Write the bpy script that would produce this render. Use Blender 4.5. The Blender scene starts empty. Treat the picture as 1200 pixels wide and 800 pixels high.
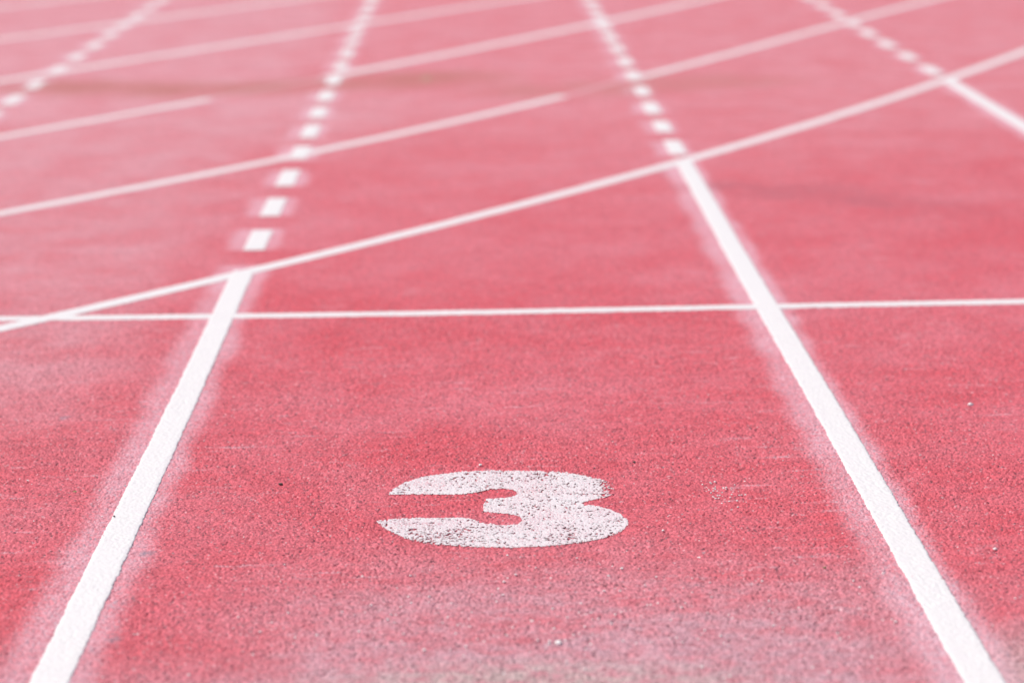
import bpy, math
import numpy as np
from mathutils import Matrix, Vector

# ------------------------------------------------------------------ camera, sky, sun, exposure
scene = bpy.context.scene
cam_data = bpy.data.cameras.new("camera")
cam_data.sensor_width = 36.0
cam_data.lens = 99.0
cam_data.clip_start = 0.05
cam_data.clip_end = 5000.0
cam_data.dof.use_dof = True
cam_data.dof.focus_distance = 4.62
cam_data.dof.aperture_fstop = 3.2
camera = bpy.data.objects.new("camera", cam_data)
scene.collection.objects.link(camera)
fw = Vector((0.01168605, 0.98153548, -0.19092287))
rt = Vector((0.99977504, -0.01484918, -0.01514527))
up = Vector((0.01770066, 0.19070293, 0.9814882))
m3 = Matrix((rt, up, -fw)).transposed()
camera.matrix_world = Matrix.Translation((-0.03816, 0.0, 1.13799)) @ m3.to_4x4()
scene.camera = camera

SUN_ELEV, SUN_AZ = math.radians(56), math.radians(-72)     # azimuth from +Y towards +X
world = bpy.data.worlds.new("World")
scene.world = world
world.use_nodes = True
wn = world.node_tree
sky = wn.nodes.new("ShaderNodeTexSky")
sky.sky_type = 'NISHITA'
sky.sun_disc = False
sky.sun_elevation = SUN_ELEV
sky.sun_rotation = SUN_AZ
sky.dust_density = 3.0
bg = wn.nodes["Background"]
bg.inputs["Strength"].default_value = 0.07
wn.links.new(sky.outputs[0], bg.inputs[0])

sun_data = bpy.data.lights.new("sun", 'SUN')
sun_data.energy = 2.5
sun_data.angle = math.radians(0.6)
sun_data.color = (1.0, 0.95, 0.885)
sun = bpy.data.objects.new("sun", sun_data)
scene.collection.objects.link(sun)
to_sun = Vector((math.sin(SUN_AZ) * math.cos(SUN_ELEV), math.cos(SUN_AZ) * math.cos(SUN_ELEV), math.sin(SUN_ELEV)))
sun.rotation_euler = to_sun.to_track_quat('Z', 'Y').to_euler()

vs = scene.view_settings
vs.view_transform = 'Standard'
vs.look = 'None'
vs.exposure = 0.64
vs.gamma = 1.0
vs.use_curve_mapping = False

# ------------------------------------------------------------------ numbers of the place (metres)
LANE = 1.22
LINE_W = 0.053
XFL, XL, XR, XFR = -1.5 * LANE, -0.5 * LANE, 0.5 * LANE, 1.5 * LANE
DASH_PERIOD, DASH_LEN = 0.598, 0.352
FX0, FX1, FY0, FY1 = -1.22, 1.22, 3.25, 6.9
FXN, FYM = 0.98, 5.0      # patch of the surface modelled grain by grain

# ------------------------------------------------------------------ noise helpers (numpy)
def hash2(i, j, seed):
    i = i.astype(np.int64).astype(np.uint64); j = j.astype(np.int64).astype(np.uint64)
    h = i * np.uint64(0x9E3779B97F4A7C15) ^ (j + np.uint64(seed * 7919 + 13)) * np.uint64(0xC2B2AE3D27D4EB4F)
    h ^= h >> np.uint64(29); h *= np.uint64(0xBF58476D1CE4E5B9); h ^= h >> np.uint64(32)
    h *= np.uint64(0x94D049BB133111EB); h ^= h >> np.uint64(31)
    return (h >> np.uint64(11)).astype(np.float64) / float(1 << 53)

def vnoise(x, y, size, seed):
    u, v = x / size, y / size
    i, j = np.floor(u), np.floor(v)
    a, b = u - i, v - j
    a = a * a * (3 - 2 * a); b = b * b * (3 - 2 * b)
    n00, n10 = hash2(i, j, seed), hash2(i + 1, j, seed)
    n01, n11 = hash2(i, j + 1, seed), hash2(i + 1, j + 1, seed)
    return (n00 * (1 - a) + n10 * a) * (1 - b) + (n01 * (1 - a) + n11 * a) * b

def smooth(e0, e1, t):
    s = np.clip((t - e0) / (e1 - e0), 0, 1)
    return s * s * (3 - 2 * s)

CELL = 0.0034
def grain(x, y):
    """Height of the rubber granule bed: a union of small domes of random height."""
    i0, j0 = np.floor(x / CELL), np.floor(y / CELL)
    best = np.full(x.shape, -1.0)
    for di in (-1, 0, 1):
        for dj in (-1, 0, 1):
            i, j = i0 + di, j0 + dj
            px = (i + hash2(i, j, 1)) * CELL
            py = (j + hash2(i, j, 2)) * CELL
            t = hash2(i, j, 3)
            top = np.where(t < 0.13, -0.0035, 0.0017 * t)          # here and there a granule is missing
            d2 = ((x - px) ** 2 + (y - py) ** 2)
            best = np.maximum(best, top - d2 * 330.0)
    h = np.maximum(best, -0.0030)
    # the bed is more open in some places and clogged smooth with dust in others
    patch = 0.72 + 0.75 * vnoise(x, y, 0.23, 5) * vnoise(x, y, 0.07, 6) + 0.35 * vnoise(x, y, 0.6, 7)
    h = (h - 0.0006) * patch
    h = h + 0.0012 * (vnoise(x, y, 0.035, 8) - 0.5)
    hw = FXN + (FX1 - FXN) * smooth(FYM, FYM + 0.5, y)
    fade = smooth(hw, hw - 0.11, np.abs(x)) * smooth(FY0, FY0 + 0.08, y) * smooth(FY1, FY1 - 0.9, y)
    return h * fade

# ------------------------------------------------------------------ mesh helpers
def raw_mesh(name, verts, quads, smooth_shade=True):
    me = bpy.data.meshes.new(name)
    nv, nq = len(verts), len(quads)
    me.vertices.add(nv)
    me.vertices.foreach_set("co", np.ascontiguousarray(verts, dtype=np.float32).ravel())
    me.loops.add(nq * 4)
    me.loops.foreach_set("vertex_index", np.ascontiguousarray(quads, dtype=np.int32).ravel())
    me.polygons.add(nq)
    me.polygons.foreach_set("loop_start", np.arange(0, nq * 4, 4, dtype=np.int32))
    me.polygons.foreach_set("use_smooth", np.full(nq, smooth_shade, dtype=bool))
    me.update(calc_edges=True)
    me.validate()
    return me

def grid_quads(nu, nv):
    a = (np.arange(nu - 1)[:, None] * nv + np.arange(nv - 1)[None, :]).ravel()
    return np.stack([a, a + nv, a + nv + 1, a + 1], axis=1)

def link(name, me, material, parent=None, loc=(0, 0, 0)):
    o = bpy.data.objects.new(name, me)
    if material is not None:
        me.materials.append(material)
    scene.collection.objects.link(o)
    o.location = loc
    if parent is not None:
        o.parent = parent
    return o

def tag(o, label, category, group=None):
    o["label"] = label
    o["category"] = category
    if group:
        o["group"] = group
    return o

def strip_mesh(name, centre, half, lift, fill=0.0, origin=(0, 0), step=0.0022, rag=0.0022, seed=3):
    """A painted strip along a polyline, following the granules below it, with edges down into the bed."""
    c = np.asarray(centre, dtype=float)
    seg = np.linalg.norm(np.diff(c, axis=0), axis=1)
    s = np.r_[0, np.cumsum(seg)]
    t = [0.0]
    while t[-1] < s[-1]:
        y = np.interp(t[-1], s, c[:, 1]); x = np.interp(t[-1], s, c[:, 0])
        near = (FX0 - 0.1 < x < FX1 + 0.1) and (FY0 - 0.1 < y < FY1 + 0.1)
        t.append(t[-1] + (0.0035 if near else 0.04))
    t[-1] = s[-1]
    t = np.array(t)
    cx, cy = np.interp(t, s, c[:, 0]), np.interp(t, s, c[:, 1])
    tx, ty = np.gradient(cx), np.gradient(cy)
    if len(t) > 8:
        k = np.ones(5) / 5
        tx = np.convolve(np.pad(tx, 2, 'edge'), k, 'valid'); ty = np.convolve(np.pad(ty, 2, 'edge'), k, 'valid')
    l = np.hypot(tx, ty) + 1e-12
    nx, ny = ty / l, -tx / l
    m = max(4, int(round(2 * half / step)) + 1)
    w = np.linspace(-half, half, m)
    w = np.r_[w[0], w, w[-1]]
    jag = np.ones((len(t), len(w)))
    ragl = rag * (vnoise(cx * 1.0 + 5 * nx, cy, 0.006, seed) + vnoise(cx, cy, 0.03, seed + 1) - 1.0)
    ragr = rag * (vnoise(cx * 1.0 - 5 * nx, cy, 0.006, seed + 2) + vnoise(cx, cy, 0.03, seed + 3) - 1.0)
    W = w[None, :] + np.where(w < 0, 1, 0)[None, :] * ragl[:, None] * (np.abs(w) / half)[None, :] \
        + np.where(w > 0, 1, 0)[None, :] * ragr[:, None] * (np.abs(w) / half)[None, :]
    X = cx[:, None] + nx[:, None] * W
    Y = cy[:, None] + ny[:, None] * W
    H = grain(X, Y)
    Z = np.where(H > -fill, H, -fill + 0.55 * (H + fill)) + lift * (0.12 + 0.88 * smooth(0.0, 0.005, half - np.abs(W)))
    Z = np.maximum(H + 0.0003, 0.55 * Z + 0.0004)            # thick paint bridges the granules
    Z[:, 0] = H[:, 0] - 0.001; Z[:, -1] = H[:, -1] - 0.001
    V = np.stack([X - origin[0], Y - origin[1], Z], axis=-1).reshape(-1, 3)
    Q = grid_quads(len(t), len(w))[:, ::-1]
    return raw_mesh(name, V, Q)

# ------------------------------------------------------------------ materials
def new_mat(name):
    m = bpy.data.materials.new(name)
    m.use_nodes = True
    nt = m.node_tree
    b = nt.nodes["Principled BSDF"]
    return m, nt, b

class N:
    """Small helper for node maths."""
    def __init__(self, nt):
        self.nt = nt
    def val(self, sock, v):
        if hasattr(v, "default_value") or hasattr(v, "is_linked"):
            self.nt.links.new(v, sock)
        else:
            sock.default_value = v
    def math(self, op, a, b=0.0, c=None, clamp=False):
        n = self.nt.nodes.new("ShaderNodeMath"); n.operation = op; n.use_clamp = clamp
        self.val(n.inputs[0], a); self.val(n.inputs[1], b)
        if c is not None:
            self.val(n.inputs[2], c)
        return n.outputs[0]
    def ramp(self, v, a, b, o0=0.0, o1=1.0, interp='SMOOTHSTEP'):
        n = self.nt.nodes.new("ShaderNodeMapRange"); n.interpolation_type = interp
        self.val(n.inputs[0], v); self.val(n.inputs[1], a); self.val(n.inputs[2], b)
        self.val(n.inputs[3], o0); self.val(n.inputs[4], o1)
        return n.outputs[0]
    def noise(self, vec, scale, detail=3.0, rough=0.55, dim='3D'):
        n = self.nt.nodes.new("ShaderNodeTexNoise"); n.noise_dimensions = dim
        self.nt.links.new(vec, n.inputs["Vector"])
        n.inputs["Scale"].default_value = scale
        n.inputs["Detail"].default_value = detail
        n.inputs["Roughness"].default_value = rough
        return n.outputs["Fac"]
    def voronoi(self, vec, scale, feature='F1'):
        n = self.nt.nodes.new("ShaderNodeTexVoronoi"); n.voronoi_dimensions = '2D'; n.feature = feature
        self.nt.links.new(vec, n.inputs["Vector"])
        n.inputs["Scale"].default_value = scale
        return n
    def mix(self, f, a, b, blend='MIX'):
        n = self.nt.nodes.new("ShaderNodeMix"); n.data_type = 'RGBA'; n.blend_type = blend
        self.val(n.inputs[0], f)
        self.val(n.inputs[6], a); self.val(n.inputs[7], b)
        return n.outputs[2]
    def mapping(self, vec, scale=(1, 1, 1), loc=(0, 0, 0), rot=(0, 0, 0)):
        n = self.nt.nodes.new("ShaderNodeMapping")
        self.nt.links.new(vec, n.inputs[0])
        n.inputs["Location"].default_value = loc
        n.inputs["Rotation"].default_value = rot
        n.inputs["Scale"].default_value = scale
        return n.outputs[0]

def seg_mask(k, x, y, ax, ay, bx, by, r0, r1):
    """1 near the segment A-B, falling to 0 between r0 and r1."""
    dx, dy = bx - ax, by - ay
    L2 = dx * dx + dy * dy
    px = k.math('SUBTRACT', x, ax); py = k.math('SUBTRACT', y, ay)
    t = k.math('DIVIDE', k.math('ADD', k.math('MULTIPLY', px, dx), k.math('MULTIPLY', py, dy)), L2, clamp=True)
    qx = k.math('SUBTRACT', px, k.math('MULTIPLY', t, dx))
    qy = k.math('SUBTRACT', py, k.math('MULTIPLY', t, dy))
    d = k.math('SQRT', k.math('ADD', k.math('MULTIPLY', qx, qx), k.math('MULTIPLY', qy, qy)))
    return k.ramp(d, r0, r1, 1.0, 0.0)

def blob_mask(k, x, y, cx, cy, rx, ry, e0=0.2, e1=1.0):
    qx = k.math('DIVIDE', k.math('SUBTRACT', x, cx), rx)
    qy = k.math('DIVIDE', k.math('SUBTRACT', y, cy), ry)
    d = k.math('SQRT', k.math('ADD', k.math('MULTIPLY', qx, qx), k.math('MULTIPLY', qy, qy)))
    return k.ramp(d, e0, e1, 1.0, 0.0)

RED = (0.47, 0.082, 0.112, 1)
def track_material():
    m, nt, b = new_mat("red_rubber_track")
    k = N(nt)
    tc = nt.nodes.new("ShaderNodeTexCoord")
    P = tc.outputs["Object"]
    sep = nt.nodes.new("ShaderNodeSeparateXYZ"); nt.links.new(P, sep.inputs[0])
    x, y = sep.outputs[0], sep.outputs[1]
    # broad bleaching and mid patches
    n_big = k.noise(P, 0.9, 4.0, 0.6)
    n_mid = k.noise(k.mapping(P, (1.0, 0.8, 1)), 5.0, 4.0, 0.6)
    n_small = k.noise(P, 28.0, 4.0, 0.65)
    n_fine = k.noise(P, 160.0, 2.0, 0.6)
    bleach = k.math('ADD', k.math('MULTIPLY', k.ramp(n_big, 0.30, 0.72), 0.38), k.math('MULTIPLY', k.ramp(n_mid, 0.34, 0.72), 0.30))
    bleach = k.math('ADD', bleach, k.math('MULTIPLY', k.math('SUBTRACT', n_small, 0.5), 0.55), clamp=True)
    faded = k.math('MULTIPLY', k.ramp(x, -0.55, -1.0), k.ramp(y, 4.6, 5.4))
    faded = k.math('MAXIMUM', faded, blob_mask(k, x, y, -0.85, 10.2, 0.9, 1.6))
    faded = k.math('MULTIPLY', faded, k.ramp(n_mid, 0.2, 0.75, 0.2, 0.62))
    # trodden, dusty zone in the foreground and bleached areas farther off
    n_dust = k.noise(k.mapping(P, (1.0, 1.7, 1), loc=(3.3, 1.7, 0)), 2.6, 5.0, 0.68)
    dust = k.math('MULTIPLY', k.math('MULTIPLY', k.ramp(y, 4.32, 3.75), k.math('MULTIPLY', k.ramp(x, -0.52, -0.10), k.ramp(x, 0.72, 0.40, 0.25, 1.0))), k.ramp(n_dust, 0.22, 0.62))
    dust = k.math('MAXIMUM', dust, k.math('MULTIPLY', k.ramp(y, 3.80, 3.45), 0.6))
    dust = k.math('ADD', dust, k.math('MULTIPLY', blob_mask(k, x, y, 0.02, 3.5, 0.52, 0.34), 0.55), clamp=True)
    dust = k.math('MAXIMUM', dust, k.math('MULTIPLY', blob_mask(k, x, y, 0.70, 3.50, 0.13, 0.40), 0.9))
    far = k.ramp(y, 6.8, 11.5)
    col = k.mix(bleach, (0.56, 0.080, 0.106, 1), (0.60, 0.190, 0.236, 1))
    col = k.mix(faded, col, (0.58, 0.30, 0.345, 1))
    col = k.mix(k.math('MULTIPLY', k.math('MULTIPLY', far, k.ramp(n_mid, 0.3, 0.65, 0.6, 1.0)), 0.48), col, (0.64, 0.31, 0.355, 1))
    col = k.mix(k.math('MULTIPLY', dust, k.ramp(n_small, 0.25, 0.7, 0.45, 0.85)), col, (0.50, 0.315, 0.37, 1))
    # grey-beige grime at the very front
    grime = k.math('MULTIPLY', blob_mask(k, x, y, 0.02, 3.50, 0.42, 0.17), k.ramp(n_small, 0.35, 0.62, 0.1, 0.7))
    grime = k.math('MAXIMUM', grime, k.math('MULTIPLY', blob_mask(k, x, y, 0.70, 3.46, 0.12, 0.36), 0.38))
    col = k.mix(grime, col, (0.44, 0.37, 0.34, 1))
    # single granules: each its own tone, a few black and a few pale ones
    vo = k.voronoi(P, 1.0 / 0.0036)
    sepc = nt.nodes.new("ShaderNodeSeparateColor"); nt.links.new(vo.outputs["Color"], sepc.inputs[0])
    tone = k.ramp(sepc.outputs[0], 0.0, 1.0, 0.70, 1.22, 'LINEAR')
    cx = nt.nodes.new("ShaderNodeCombineColor")
    for i in range(3):
        nt.links.new(tone, cx.inputs[i])
    col = k.mix(1.0, col, cx.outputs[0], 'MULTIPLY')
    col = k.mix(k.math('MULTIPLY', k.ramp(sepc.outputs[1], 0.935, 0.955, interp='LINEAR'), 0.75), col, (0.10, 0.045, 0.06, 1))
    col = k.mix(k.math('MULTIPLY', k.ramp(sepc.outputs[2], 0.975, 0.985, interp='LINEAR'), 0.40), col, (0.66, 0.50, 0.54, 1))
    n_str = k.noise(k.mapping(P, (14.0, 75.0, 1)), 1.0, 4.0, 0.7)
    n_reg = k.noise(P, 3.1, 3.0, 0.6)
    streak = k.math('MULTIPLY', k.ramp(n_str, 0.54, 0.68), k.ramp(n_reg, 0.40, 0.60))
    col = k.mix(k.math('MULTIPLY', streak, 0.55), col, (0.30, 0.055, 0.085, 1))
    n_pal = k.noise(k.mapping(P, (9.0, 40.0, 1), loc=(5, 9, 0)), 1.0, 4.0, 0.7)
    pale = k.math('MULTIPLY', k.ramp(n_pal, 0.56, 0.70), k.ramp(n_reg, 0.58, 0.40))
    col = k.mix(k.math('MULTIPLY', pale, 0.50), col, (0.62, 0.42, 0.48, 1))
    # thin white overspray on both sides of the lane lines and dashes
    wob = k.math('MULTIPLY', k.math('SUBTRACT', k.noise(P, 3.5, 2.0, 0.5), 0.5), 0.05)
    wob = k.math('ADD', wob, k.math('MULTIPLY', k.math('SUBTRACT', n_small, 0.5), 0.03))
    wob = k.math('ADD', wob, k.math('MULTIPLY', k.math('SUBTRACT', n_fine, 0.5), 0.045))
    over = None
    n_cov = k.ramp(k.noise(P, 55.0, 4.0, 0.7), 0.30, 0.70, 0.55, 1.0)
    for x0, yend, y0, wl, wr in ((XFL, 5.0, 10.94, 0.085, 0.075), (XL, 6.80, 7.315, 0.088, 0.070),
                                 (XR, 8.75, 9.085, 0.090, 0.060), (XFR, 11.1, 11.51, 0.08, 0.06)):
        d = k.math('SUBTRACT', x, x0)
        dl = k.math('ADD', k.math('MULTIPLY', d, -1.0), wob)
        dr = k.math('ADD', d, wob)
        pl = k.ramp(dl, wl * 0.52, wl * 1.04, 1.0, 0.0)
        pr = k.ramp(dr, wr * 0.50, wr * 1.06, 1.0, 0.0)
        prof = k.math('MULTIPLY', pl, pr)
        solid = k.ramp(y, yend, yend + 0.02, 1.0, 0.0)
        ph = k.math('ABSOLUTE', k.math('SUBTRACT', k.math('FRACT', k.math('ADD', k.math('DIVIDE', k.math('SUBTRACT', y, y0), DASH_PERIOD), 100.5)), 0.5))
        dash = k.math('MULTIPLY', k.ramp(ph, 0.285, 0.315, 1.0, 0.0), k.ramp(y, yend + 0.02, yend + 0.03))
        f = k.math('MULTIPLY', prof, k.math('ADD', solid, dash))
        over = f if over is None else k.math('MAXIMUM', over, f)
    patchy = k.ramp(k.noise(k.mapping(P, (1.6, 1.0, 1)), 2.3, 3.0, 0.6), 0.32, 0.62, 0.70, 1.0)
    stip = k.ramp(sepc.outputs[1], 0.0, 1.0, 0.50, 1.15, 'LINEAR')
    over = k.math('MULTIPLY', k.math('MULTIPLY', over, stip), k.math('MULTIPLY', patchy, k.math('MULTIPLY', n_cov, 0.64)))
    col = k.mix(over, col, (0.70, 0.53, 0.62, 1))
    # old marks: brownish trail across the lanes, scuffs, grey smudges, ground-off paint
    trail = None
    tw = k.math('ADD', y, k.math('MULTIPLY', k.math('SUBTRACT', k.noise(P, 2.6, 4.0, 0.65), 0.5), 0.55))
    for a in ((-1.72, 11.42, -1.12, 11.16), (-1.12, 11.16, -0.55, 11.36), (-0.55, 11.36, -0.20, 11.50), (0.22, 10.95, 0.62, 11.05), (0.62, 11.05, 0.95, 11.2)):
        f = seg_mask(k, x, tw, *a, 0.05, 0.48)
        if a[0] > 0.0:
            f = k.math('MULTIPLY', f, 0.6)
        trail = f if trail is None else k.math('MAXIMUM', trail, f)
    col = k.mix(k.math('MULTIPLY', k.math('MULTIPLY', trail, k.ramp(n_mid, 0.30, 0.60, 0.35, 1.0)), 0.82), col, (0.40, 0.125, 0.105, 1))
    col = k.mix(k.math('MULTIPLY', blob_mask(k, x, y, -0.235, 11.50, 0.03, 0.16), 0.6), col, (0.33, 0.28, 0.17, 1))
    scuff = seg_mask(k, x, tw, 0.70, 8.12, 0.98, 7.95, 0.0, 0.26)
    scuff = k.math('MAXIMUM', scuff, seg_mask(k, x, tw, 0.98, 7.95, 1.25, 7.62, 0.0, 0.24))
    col = k.mix(k.math('MULTIPLY', k.math('MULTIPLY', scuff, k.ramp(n_mid, 0.35, 0.6, 0.3, 1.0)), 0.5), col, (0.34, 0.075, 0.10, 1))
    ghost = seg_mask(k, x, y, 0.31, 10.74, 0.607, 11.43, 0.018, 0.03)
    ghost = k.math('MAXIMUM', ghost, seg_mask(k, x, y, -1.086, 10.83, -0.616, 11.64, 0.018, 0.03))
    col = k.mix(k.math('MULTIPLY', ghost, 0.28), col, (0.72, 0.55, 0.62, 1))
    smud = None
    for s in ((-0.821, 5.18, 0.014, 0.03), (-0.555, 4.198, 0.02, 0.028), (-0.55, 3.747, 0.018, 0.025)):
        f = blob_mask(k, x, y, *s, 0.1, 1.0)
        smud = f if smud is None else k.math('MAXIMUM', smud, f)
    col = k.mix(k.math('MULTIPLY', smud, k.ramp(n_fine, 0.3, 0.7, 0.1, 0.95)), col, (0.25, 0.20, 0.25, 1))
    nt.links.new(col, b.inputs["Base Color"])
    b.inputs["Roughness"].default_value = 0.78
    b.inputs["Specular IOR Level"].default_value = 0.35
    # fine relief that continues the granule bed where it is not modelled
    bump = nt.nodes.new("ShaderNodeBump")
    bump.inputs["Strength"].default_value = 0.5
    bump.inputs["Distance"].default_value = 0.002
    hgt = k.math('ADD', k.math('MULTIPLY', vo.outputs["Distance"], -0.8), k.math('MULTIPLY', k.noise(P, 420.0, 2.0), 0.6))
    nt.links.new(hgt, bump.inputs["Height"])
    nt.links.new(bump.outputs[0], b.inputs["Normal"])
    return m

def paint_material(name, cover, paint=(0.705, 0.68, 0.68, 1), scale=120.0, seed=0.0):
    """White line paint; cover is how much of it is left on the granules."""
    m, nt, b = new_mat(name)
    k = N(nt)
    geo = nt.nodes.new("ShaderNodeNewGeometry")
    P = geo.outputs["Position"]
    n1 = k.noise(k.mapping(P, loc=(seed, seed, 0)), scale, 3.0, 0.7)
    n2 = k.noise(P, 7.0, 4.0, 0.6)
    n3 = k.noise(P, 38.0, 3.0, 0.6)
    thr = 0.5 + (0.5 - cover) * 0.55
    v = k.math('ADD', n1, k.math('MULTIPLY', k.math('SUBTRACT', n2, 0.5), 0.25))
    f = k.ramp(v, thr - 0.09, thr + 0.09, 0.0, 1.0)
    col = k.mix(k.ramp(n3, 0.35, 0.7, 0.0, 0.32), paint, (0.66, 0.60, 0.64, 1))
    col = k.mix(f, (0.53, 0.20, 0.26, 1), col)
    nt.links.new(col, b.inputs["Base Color"])
    b.inputs["Roughness"].default_value = 0.6
    b.inputs["Specular IOR Level"].default_value = 0.3
    bump = nt.nodes.new("ShaderNodeBump")
    bump.inputs["Strength"].default_value = 0.35
    bump.inputs["Distance"].default_value = 0.001
    nt.links.new(k.noise(P, 300.0, 2.0), bump.inputs["Height"])
    nt.links.new(bump.outputs[0], b.inputs["Normal"])
    return m

def plain_material(name, c0, c1, scale):
    m, nt, b = new_mat(name)
    k = N(nt)
    geo = nt.nodes.new("ShaderNodeNewGeometry")
    n = k.noise(geo.outputs["Position"], scale, 3.0)
    nt.links.new(k.mix(k.ramp(n, 0.3, 0.7), c0, c1), b.inputs["Base Color"])
    b.inputs["Roughness"].default_value = 0.8
    return m

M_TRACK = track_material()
M_FRESH = paint_material("fresh_white_paint", 0.93, scale=240.0)
M_START = paint_material("white_paint", 0.86)
M_ARC = paint_material("older_white_paint", 0.86, scale=90.0, seed=3.1)
M_OLD = paint_material("faded_white_paint", 0.80, scale=90.0, seed=7.7)
M_DIGIT = paint_material("rolled_white_paint", 0.66, paint=(0.70, 0.655, 0.67, 1), scale=430.0, seed=1.3)
M_PALE = plain_material("pale_stone", (0.74, 0.71, 0.70, 1), (0.88, 0.86, 0.85, 1), 300.0)
M_DARK = plain_material("dark_stone", (0.06, 0.05, 0.05, 1), (0.13, 0.11, 0.10, 1), 300.0)
M_OLIVE = plain_material("olive_bit", (0.20, 0.17, 0.07, 1), (0.30, 0.26, 0.12, 1), 300.0)
M_GRASS = plain_material("grass_ground", (0.045, 0.075, 0.025, 1), (0.075, 0.11, 0.04, 1), 3.0)

# ------------------------------------------------------------------ ground and track surface
gv = np.array([(-1500, -1500, -0.06), (1500, -1500, -0.06), (1500, 1500, -0.06), (-1500, 1500, -0.06)], dtype=float)
ground = link("ground", raw_mesh("ground", gv, np.array([[0, 1, 2, 3]])), M_GRASS)
ground["kind"] = "structure"

def build_track():
    V, Q, base = [], [], 0
    for half, y0, y1, dx, dy0, dy1 in ((FXN, FY0, FYM, 0.0018, 0.0022, 0.0030), (FX1, FYM, FY1, 0.0028, 0.0034, 0.0055)):
        xs = np.linspace(-half, half, int(2 * half / dx) + 1)
        ys = [y0]
        while ys[-1] < y1:
            ys.append(ys[-1] + dy0 + (dy1 - dy0) * (ys[-1] - y0) / (y1 - y0))
        ys[-1] = y1
        ys = np.array(ys)
        X, Y = np.meshgrid(xs, ys, indexing='ij')
        V.append(np.stack([X, Y, grain(X, Y)], axis=-1).reshape(-1, 3))
        Q.append(grid_quads(len(xs), len(ys)) + base)
        base += len(V[-1])
    ax, bx, ay, by = -9.8, 9.8, -30.0, 90.0
    zs = -0.07
    ring = []
    def rect(x0, x1, y0, y1):
        ring.append([(x0, y0, 0), (x1, y0, 0), (x1, y1, 0), (x0, y1, 0)])
    rect(ax, FX0, ay, by); rect(FX1, bx, ay, by); rect(FX0, FX1, ay, FY0); rect(FX0, -FXN, FY0, FYM); rect(FXN, FX1, FY0, FYM); rect(FX0, FX1, FY1, by)
    ring.append([(ax, ay, zs), (bx, ay, zs), (bx, ay, 0), (ax, ay, 0)])
    ring.append([(bx, ay, zs), (bx, by, zs), (bx, by, 0), (bx, ay, 0)])
    ring.append([(bx, by, zs), (ax, by, zs), (ax, by, 0), (bx, by, 0)])
    ring.append([(ax, by, zs), (ax, ay, zs), (ax, ay, 0), (ax, by, 0)])
    for r in ring:
        V.append(np.array(r, dtype=float))
        Q.append(np.arange(base, base + 4)[None, :]); base += 4
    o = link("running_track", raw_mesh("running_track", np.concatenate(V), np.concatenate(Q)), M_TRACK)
    o["kind"] = "structure"
    return o
build_track()

# ------------------------------------------------------------------ painted lines
def solid_line(x0, y0, y1, label, end_slant=0.0):
    wave = np.linspace(y0, y1, 60)
    pts = [(x0 + 0.0012 * math.sin(2.1 * v + x0 * 5), v) for v in wave]
    me = strip_mesh("lane_line", pts, LINE_W / 2, 0.0015, fill=0.0006, origin=(x0, y0), seed=int(abs(x0) * 100) + 11)
    o = link("lane_line", me, M_FRESH, loc=(x0, y0, 0))
    return tag(o, label, "lane line", "solid lane lines")

solid_line(XL, 2.2, 6.82, "solid white lane line on the left of the number 3")
solid_line(XR, 2.2, 8.79, "solid white lane line on the right of the number 3")
solid_line(XFR, 2.2, 11.14, "short stretch of solid white lane line at the right edge of the picture")

def dash_row(x0, first, count, label):
    root = bpy.data.objects.new("dashed_lane_line", None)
    scene.collection.objects.link(root)
    root.location = (x0, first, 0)
    tag(root, label, "dashed line", "dashed lane lines")
    for i in range(count):
        c = first + i * DASH_PERIOD + 0.018 * math.sin(i * 7.3 + x0 * 3)
        h = DASH_LEN / 2 + 0.014 * math.sin(i * 3.7 + x0)
        pts = [(x0 + 0.002 * math.sin(i * 5.1 + x0), v) for v in np.linspace(c - h, c + h, 6)]
        me = strip_mesh("dash", pts, LINE_W / 2 + 0.001, 0.0015, fill=0.0006, origin=(x0, first), seed=40 + i)
        link("dash", me, M_FRESH, parent=root)
    return root

dash_row(XL, 7.315, 17, "dashed white line running on from the lane line left of the number 3")
dash_row(XR, 9.085, 14, "dashed white line running on from the lane line right of the number 3")
dash_row(XFL, 10.94 - 9 * DASH_PERIOD, 19, "dashed white line in the top left corner")
dash_row(XFR, 11.51, 10, "dashed white line in the upper right, beyond the right edge lane line")

# start line across the lanes
sx = np.linspace(-3.6, 3.6, 120)
cp = np.array([(-3.6, 6.24), (-1.112, 6.226), (-0.651, 6.206), (-0.345, 6.196), (0.228, 6.200), (0.727, 6.211), (1.188, 6.214), (3.6, 6.22)])
sy = np.interp(sx, cp[:, 0], cp[:, 1])
sy = np.convolve(np.pad(sy, 6, 'edge'), np.ones(13) / 13, 'valid')
me = strip_mesh("start_line", np.c_[sx, sy], 0.027, 0.0011, fill=0.0006, seed=90)
tag(link("start_line", me, M_START), "thin straight white line across the lanes beyond the number 3", "start line")

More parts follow.
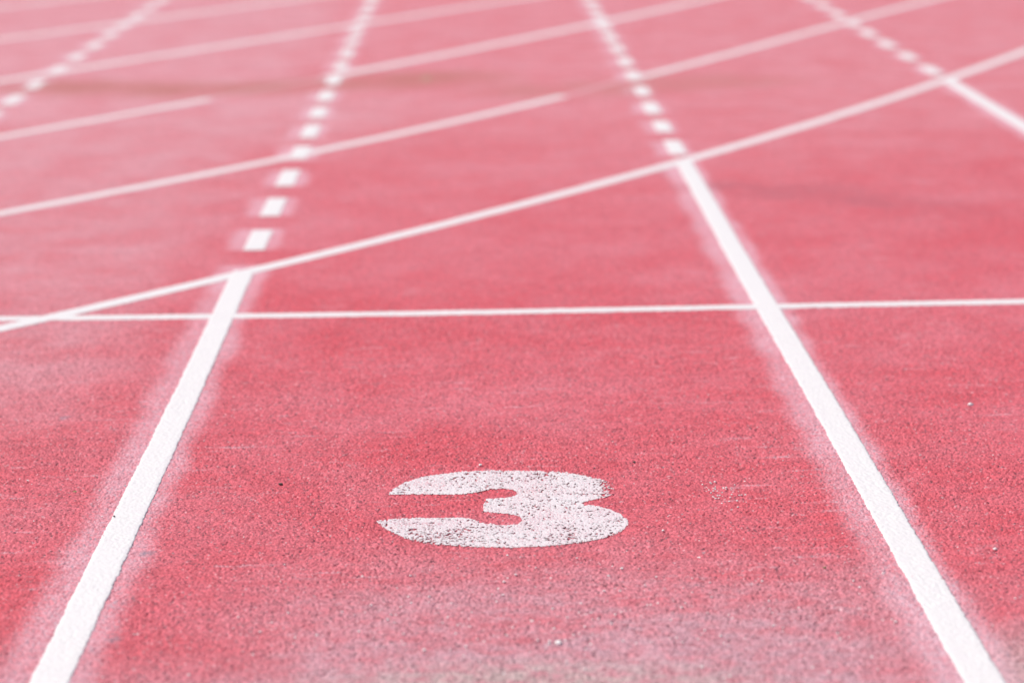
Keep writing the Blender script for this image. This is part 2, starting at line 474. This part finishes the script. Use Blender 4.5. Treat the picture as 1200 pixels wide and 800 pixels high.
# long curved lines sweeping across the lanes: x as a smooth function of y
ARCS = [
    ([(-1.09, 6.092), (-0.902, 6.379), (-0.692, 6.657), (-0.584, 6.84), (-0.387, 7.133), (-0.173, 7.448), (0.061, 7.816),
      (0.319, 8.246), (0.623, 8.793), (1.117, 9.65), (1.791, 11.068), (2.355, 12.237)],
     [(5.2, 15.0, M_ARC, "nearest curved white line, sweeping from the start line's left end to the right edge")]),
    ([(-1.38, 7.871), (-1.039, 8.391), (-0.651, 8.962), (-0.349, 9.537), (0.099, 10.372), (0.306, 10.728), (0.607, 11.438),
      (0.834, 11.781), (1.296, 12.776), (1.791, 13.989), (2.464, 15.371)],
     [(6.6, 10.74, M_ARC, "second nearest curved white line, from the left edge to its blunt end mid-lane"),
      (11.42, 18.0, M_ARC, "curved white line at upper right, leaving the dashed line right of the middle lane")]),
    ([(-1.675, 9.675), (-1.407, 10.261), (-1.086, 10.824), (-0.616, 11.644), (-0.217, 12.457), (0.467, 13.918), (1.096, 15.295)],
     [(8.2, 10.84, M_ARC, "short curved white line at the left edge, ending just before the brown stain"),
      (11.62, 19.0, M_OLD, "faded curved white line in the top middle, beginning at the brown stain")]),
    ([(-2.005, 11.699), (-1.63, 12.465), (-1.304, 12.996), (-1.071, 13.407), (-0.656, 14.33), (-0.25, 15.062), (0.141, 15.765)],
     [(9.6, 20.0, M_OLD, "faded curved line crossing the top left dashed line near its lower end")]),
    ([(-2.339, 13.744), (-2.012, 14.39), (-1.522, 15.31), (-1.108, 16.047)],
     [(11.5, 20.5, M_OLD, "faint blurred curved line crossing the top end of the top left dashed line")]),
    ([(-2.698, 15.94), (-2.50, 16.30), (-2.30, 16.66)],
     [(13.8, 20.5, M_OLD, "faint curved line touching the top left corner of the picture")]),
]
for pts, pieces in ARCS:
    p = np.array(pts)
    deg = 3 if len(p) > 9 else (2 if len(p) > 4 else 1)
    co = np.polyfit(p[:, 1] - 10, p[:, 0], deg)
    for y0, y1, mat, label in pieces:
        yy = np.linspace(y0, y1, 160)
        me = strip_mesh("curved_line", np.c_[np.polyval(co, yy - 10), yy], 0.034 if mat is M_OLD else 0.028, 0.0007, fill=0.0006, seed=int(y0 * 10))
        tag(link("curved_line", me, mat), label, "curved line", "curved lines across the lanes")

# ------------------------------------------------------------------ the number 3
THREE = [(-0.194, 4.54), (-0.182, 4.591), (-0.165, 4.625), (-0.135, 4.659), (-0.102, 4.679), (-0.064, 4.693), (-0.023, 4.695),
         (0.023, 4.691), (0.068, 4.685), (0.105, 4.672), (0.134, 4.649), (0.163, 4.617), (0.182, 4.591), (0.181, 4.545),
         (0.174, 4.504), (0.157, 4.487), (0.142, 4.478), (0.121, 4.458), (0.147, 4.44), (0.168, 4.414), (0.184, 4.384),
         (0.193, 4.349), (0.193, 4.321), (0.184, 4.288), (0.167, 4.255), (0.142, 4.231), (0.11, 4.21), (0.072, 4.2),
         (0.035, 4.192), (-0.006, 4.193), (-0.047, 4.198), (-0.081, 4.207), (-0.115, 4.22), (-0.143, 4.239), (-0.164, 4.266),
         (-0.182, 4.3), (-0.197, 4.331), (-0.209, 4.371), (-0.188, 4.379), (-0.152, 4.381), (-0.106, 4.38), (-0.064, 4.38),
         (-0.05, 4.362), (-0.036, 4.345), (-0.015, 4.332), (0.006, 4.325), (0.02, 4.334), (0.026, 4.357), (0.021, 4.382),
         (0.003, 4.398), (-0.011, 4.404), (-0.036, 4.415), (-0.036, 4.458), (-0.031, 4.499), (-0.01, 4.5), (0.012, 4.509),
         (0.022, 4.527), (0.017, 4.55), (-0.002, 4.567), (-0.024, 4.564), (-0.046, 4.544), (-0.075, 4.533), (-0.119, 4.535),
         (-0.155, 4.538)]

def build_number():
    p = np.array(THREE)
    q = np.roll(p, -1, axis=0)
    poly = np.stack([0.97 * p + 0.03 * q, 0.03 * p + 0.97 * q], axis=1).reshape(-1, 2)
    xs = np.arange(-0.225, 0.215, 0.0015)
    ys = np.arange(4.17, 4.72, 0.0020)
    X, Y = np.meshgrid(xs, ys, indexing='ij')
    H = grain(X, Y)
    Zp = np.maximum(H + 0.0003, 0.40 * H + 0.0006)          # rolled paint bridges the granules
    V = np.stack([X, Y, Zp], axis=-1).reshape(-1, 3)
    Q = grid_quads(len(xs), len(ys))
    cx = V[Q, 0].mean(axis=1); cy = V[Q, 1].mean(axis=1); ch = H.ravel()[Q].mean(axis=1)
    jx = cx + 0.0025 * (vnoise(cx, cy, 0.005, 31) - 0.5)
    jy = cy + 0.004 * (vnoise(cx, cy, 0.006, 32) - 0.5)
    inside = np.zeros(len(cx), dtype=bool)
    a = poly; b = np.roll(poly, -1, axis=0)
    for (x0, y0), (x1, y1) in zip(a, b):
        if y0 == y1:
            continue
        c = (y0 > jy) != (y1 > jy)
        inside ^= c & (jx < (x1 - x0) * (jy - y0) / (y1 - y0) + x0)
    hs = ch[inside]
    lo, md = np.percentile(hs, 5), np.percentile(hs, 50)
    u = (ch - lo) / (md - lo)                         # 0 in the deep pits, 1 at middle height
    wear = 0.29 + 0.22 * (vnoise(cx * 0.6, cy * 1.6, 0.05, 33) - 0.30) + 0.55 * (vnoise(cx, cy, 0.012, 34) - 0.5)
    wear += 1.3 * smooth(0.140, 0.185, cx) * smooth(4.46, 4.50, cy)          # rubbed-off end of the top stroke
    wear += 0.16 * smooth(-0.02, -0.10, cx) * smooth(4.40, 4.34, cy)
    keep = inside & (u > wear)
    Q = Q[keep]
    used, inv = np.unique(Q, return_inverse=True)
    V = V[used] - np.array([0.0, 4.45, 0.0])
    return link("lane_number", raw_mesh("lane_number", V, inv.reshape(-1, 4)), M_DIGIT, loc=(0.0, 4.45, 0.0))
tag(build_number(), "worn white number 3 painted in the middle of the lane", "number")

# ------------------------------------------------------------------ small stones and grit
rng = np.random.default_rng(4)
def stone_geometry(r, flat=0.6):
    """A little angular stone: a distorted, subdivided octahedron given as quads (degenerate-free) and its vertices."""
    n, mseg = 4, 7
    v = []
    for i in range(n):
        th = math.pi * (i + 0.5) / n
        for j in range(mseg):
            ph = 2 * math.pi * j / mseg
            s = r * (0.75 + 0.5 * rng.random())
            v.append((s * math.sin(th) * math.cos(ph), s * math.sin(th) * math.sin(ph), s * flat * math.cos(th)))
    f = []
    for i in range(n - 1):
        for j in range(mseg):
            j2 = (j + 1) % mseg
            f.append((i * mseg + j, (i + 1) * mseg + j, (i + 1) * mseg + j2, i * mseg + j2))
    f.append((0, 1, 2, 3)); f.append((0, 3, 4, 5)); f.append((0, 5, 6, 6))
    k = (n - 1) * mseg
    f.append((k, k + 3, k + 2, k + 1)); f.append((k, k + 5, k + 4, k + 3)); f.append((k, k + 6, k + 6, k + 5))
    faces = [t if len(set(t)) == 4 else tuple(dict.fromkeys(t)) for t in f]
    return v, faces

STONES = [
    (0.063, 3.688, 0.0050, M_PALE, "largest white speck of stone near the bottom, below the number 3"),
    (-0.04, 4.736, 0.0032, M_PALE, "tiny white stone just above the top of the number 3"),
    (0.245, 4.273, 0.0026, M_PALE, "tiny white stone just right of the number 3's lower bowl"),
    (0.169, 4.06, 0.0026, M_PALE, "tiny white stone below the right side of the number 3"),
    (-0.814, 4.69, 0.0032, M_PALE, "tiny white stone left of the left lane line"),
    (0.88, 5.143, 0.0055, M_PALE, "pale grey stone near the right edge, just beyond the right lane line"),
    (0.74, 4.127, 0.0034, M_PALE, "tiny white stone low at the right edge of the picture"),
    (0.289, 4.119, 0.0032, M_PALE, "thin white chip lying between the number 3 and the right lane line"),
    (-0.12, 3.669, 0.0030, M_PALE, "tiny white stone near the bottom, left of the largest one"),
    (-0.721, 4.605, 0.0042, M_OLIVE, "small olive grey stone left of the left lane line"),
    (-0.377, 4.621, 0.0038, M_DARK, "small dark stone between the left lane line and the number 3"),
    (-0.632, 4.417, 0.0022, M_DARK, "tiny black speck on the left white lane line"),
    (0.226, 4.734, 0.0030, M_DARK, "tiny dark stone above and right of the number 3"),
    (0.47, 4.044, 0.0032, M_OLIVE, "tiny olive green bit near the right lane line"),
]
for sx_, sy_, r, mat, label in STONES:
    v, f = stone_geometry(r)
    z = float(grain(np.array([sx_]), np.array([sy_]))[0]) + (0.0015 if abs(abs(sx_) - XR) < 0.024 else 0.0)
    me = bpy.data.meshes.new("pebble"); me.from_pydata(v, [], f); me.update()
    o = link("pebble", me, mat, loc=(sx_, sy_, z + r * 0.35))
    tag(o, label, "pebble", "little stones on the track")

def build_grit():
    pts = []
    for _ in range(230):
        pts.append((rng.uniform(-0.95, 0.95), rng.uniform(3.4, 5.4), rng.uniform(0.0007, 0.0016)))
    for _ in range(260):
        pts.append((rng.normal(0.05, 0.30), rng.normal(3.78, 0.17), rng.uniform(0.0008, 0.0024)))
    for _ in range(60):
        pts.append((rng.normal(0.363, 0.022), rng.normal(4.506, 0.05), rng.uniform(0.0009, 0.0022)))
    V, F = [], []
    for px, py, r in pts:
        if abs(abs(px) - XR) < 0.03:
            continue
        v, f = stone_geometry(r)
        z = float(grain(np.array([px]), np.array([py]))[0]) + r * 0.3
        b = len(V)
        V += [(a + px, c + py, d + z) for a, c, d in v]
        F += [tuple(i + b for i in t) for t in f]
    me = bpy.data.meshes.new("grit"); me.from_pydata(V, [], F); me.update()
    o = link("grit", me, M_PALE)
    o["kind"] = "stuff"
    o["label"] = "fine pale grit scattered over the red track"
    o["category"] = "grit"
build_grit()
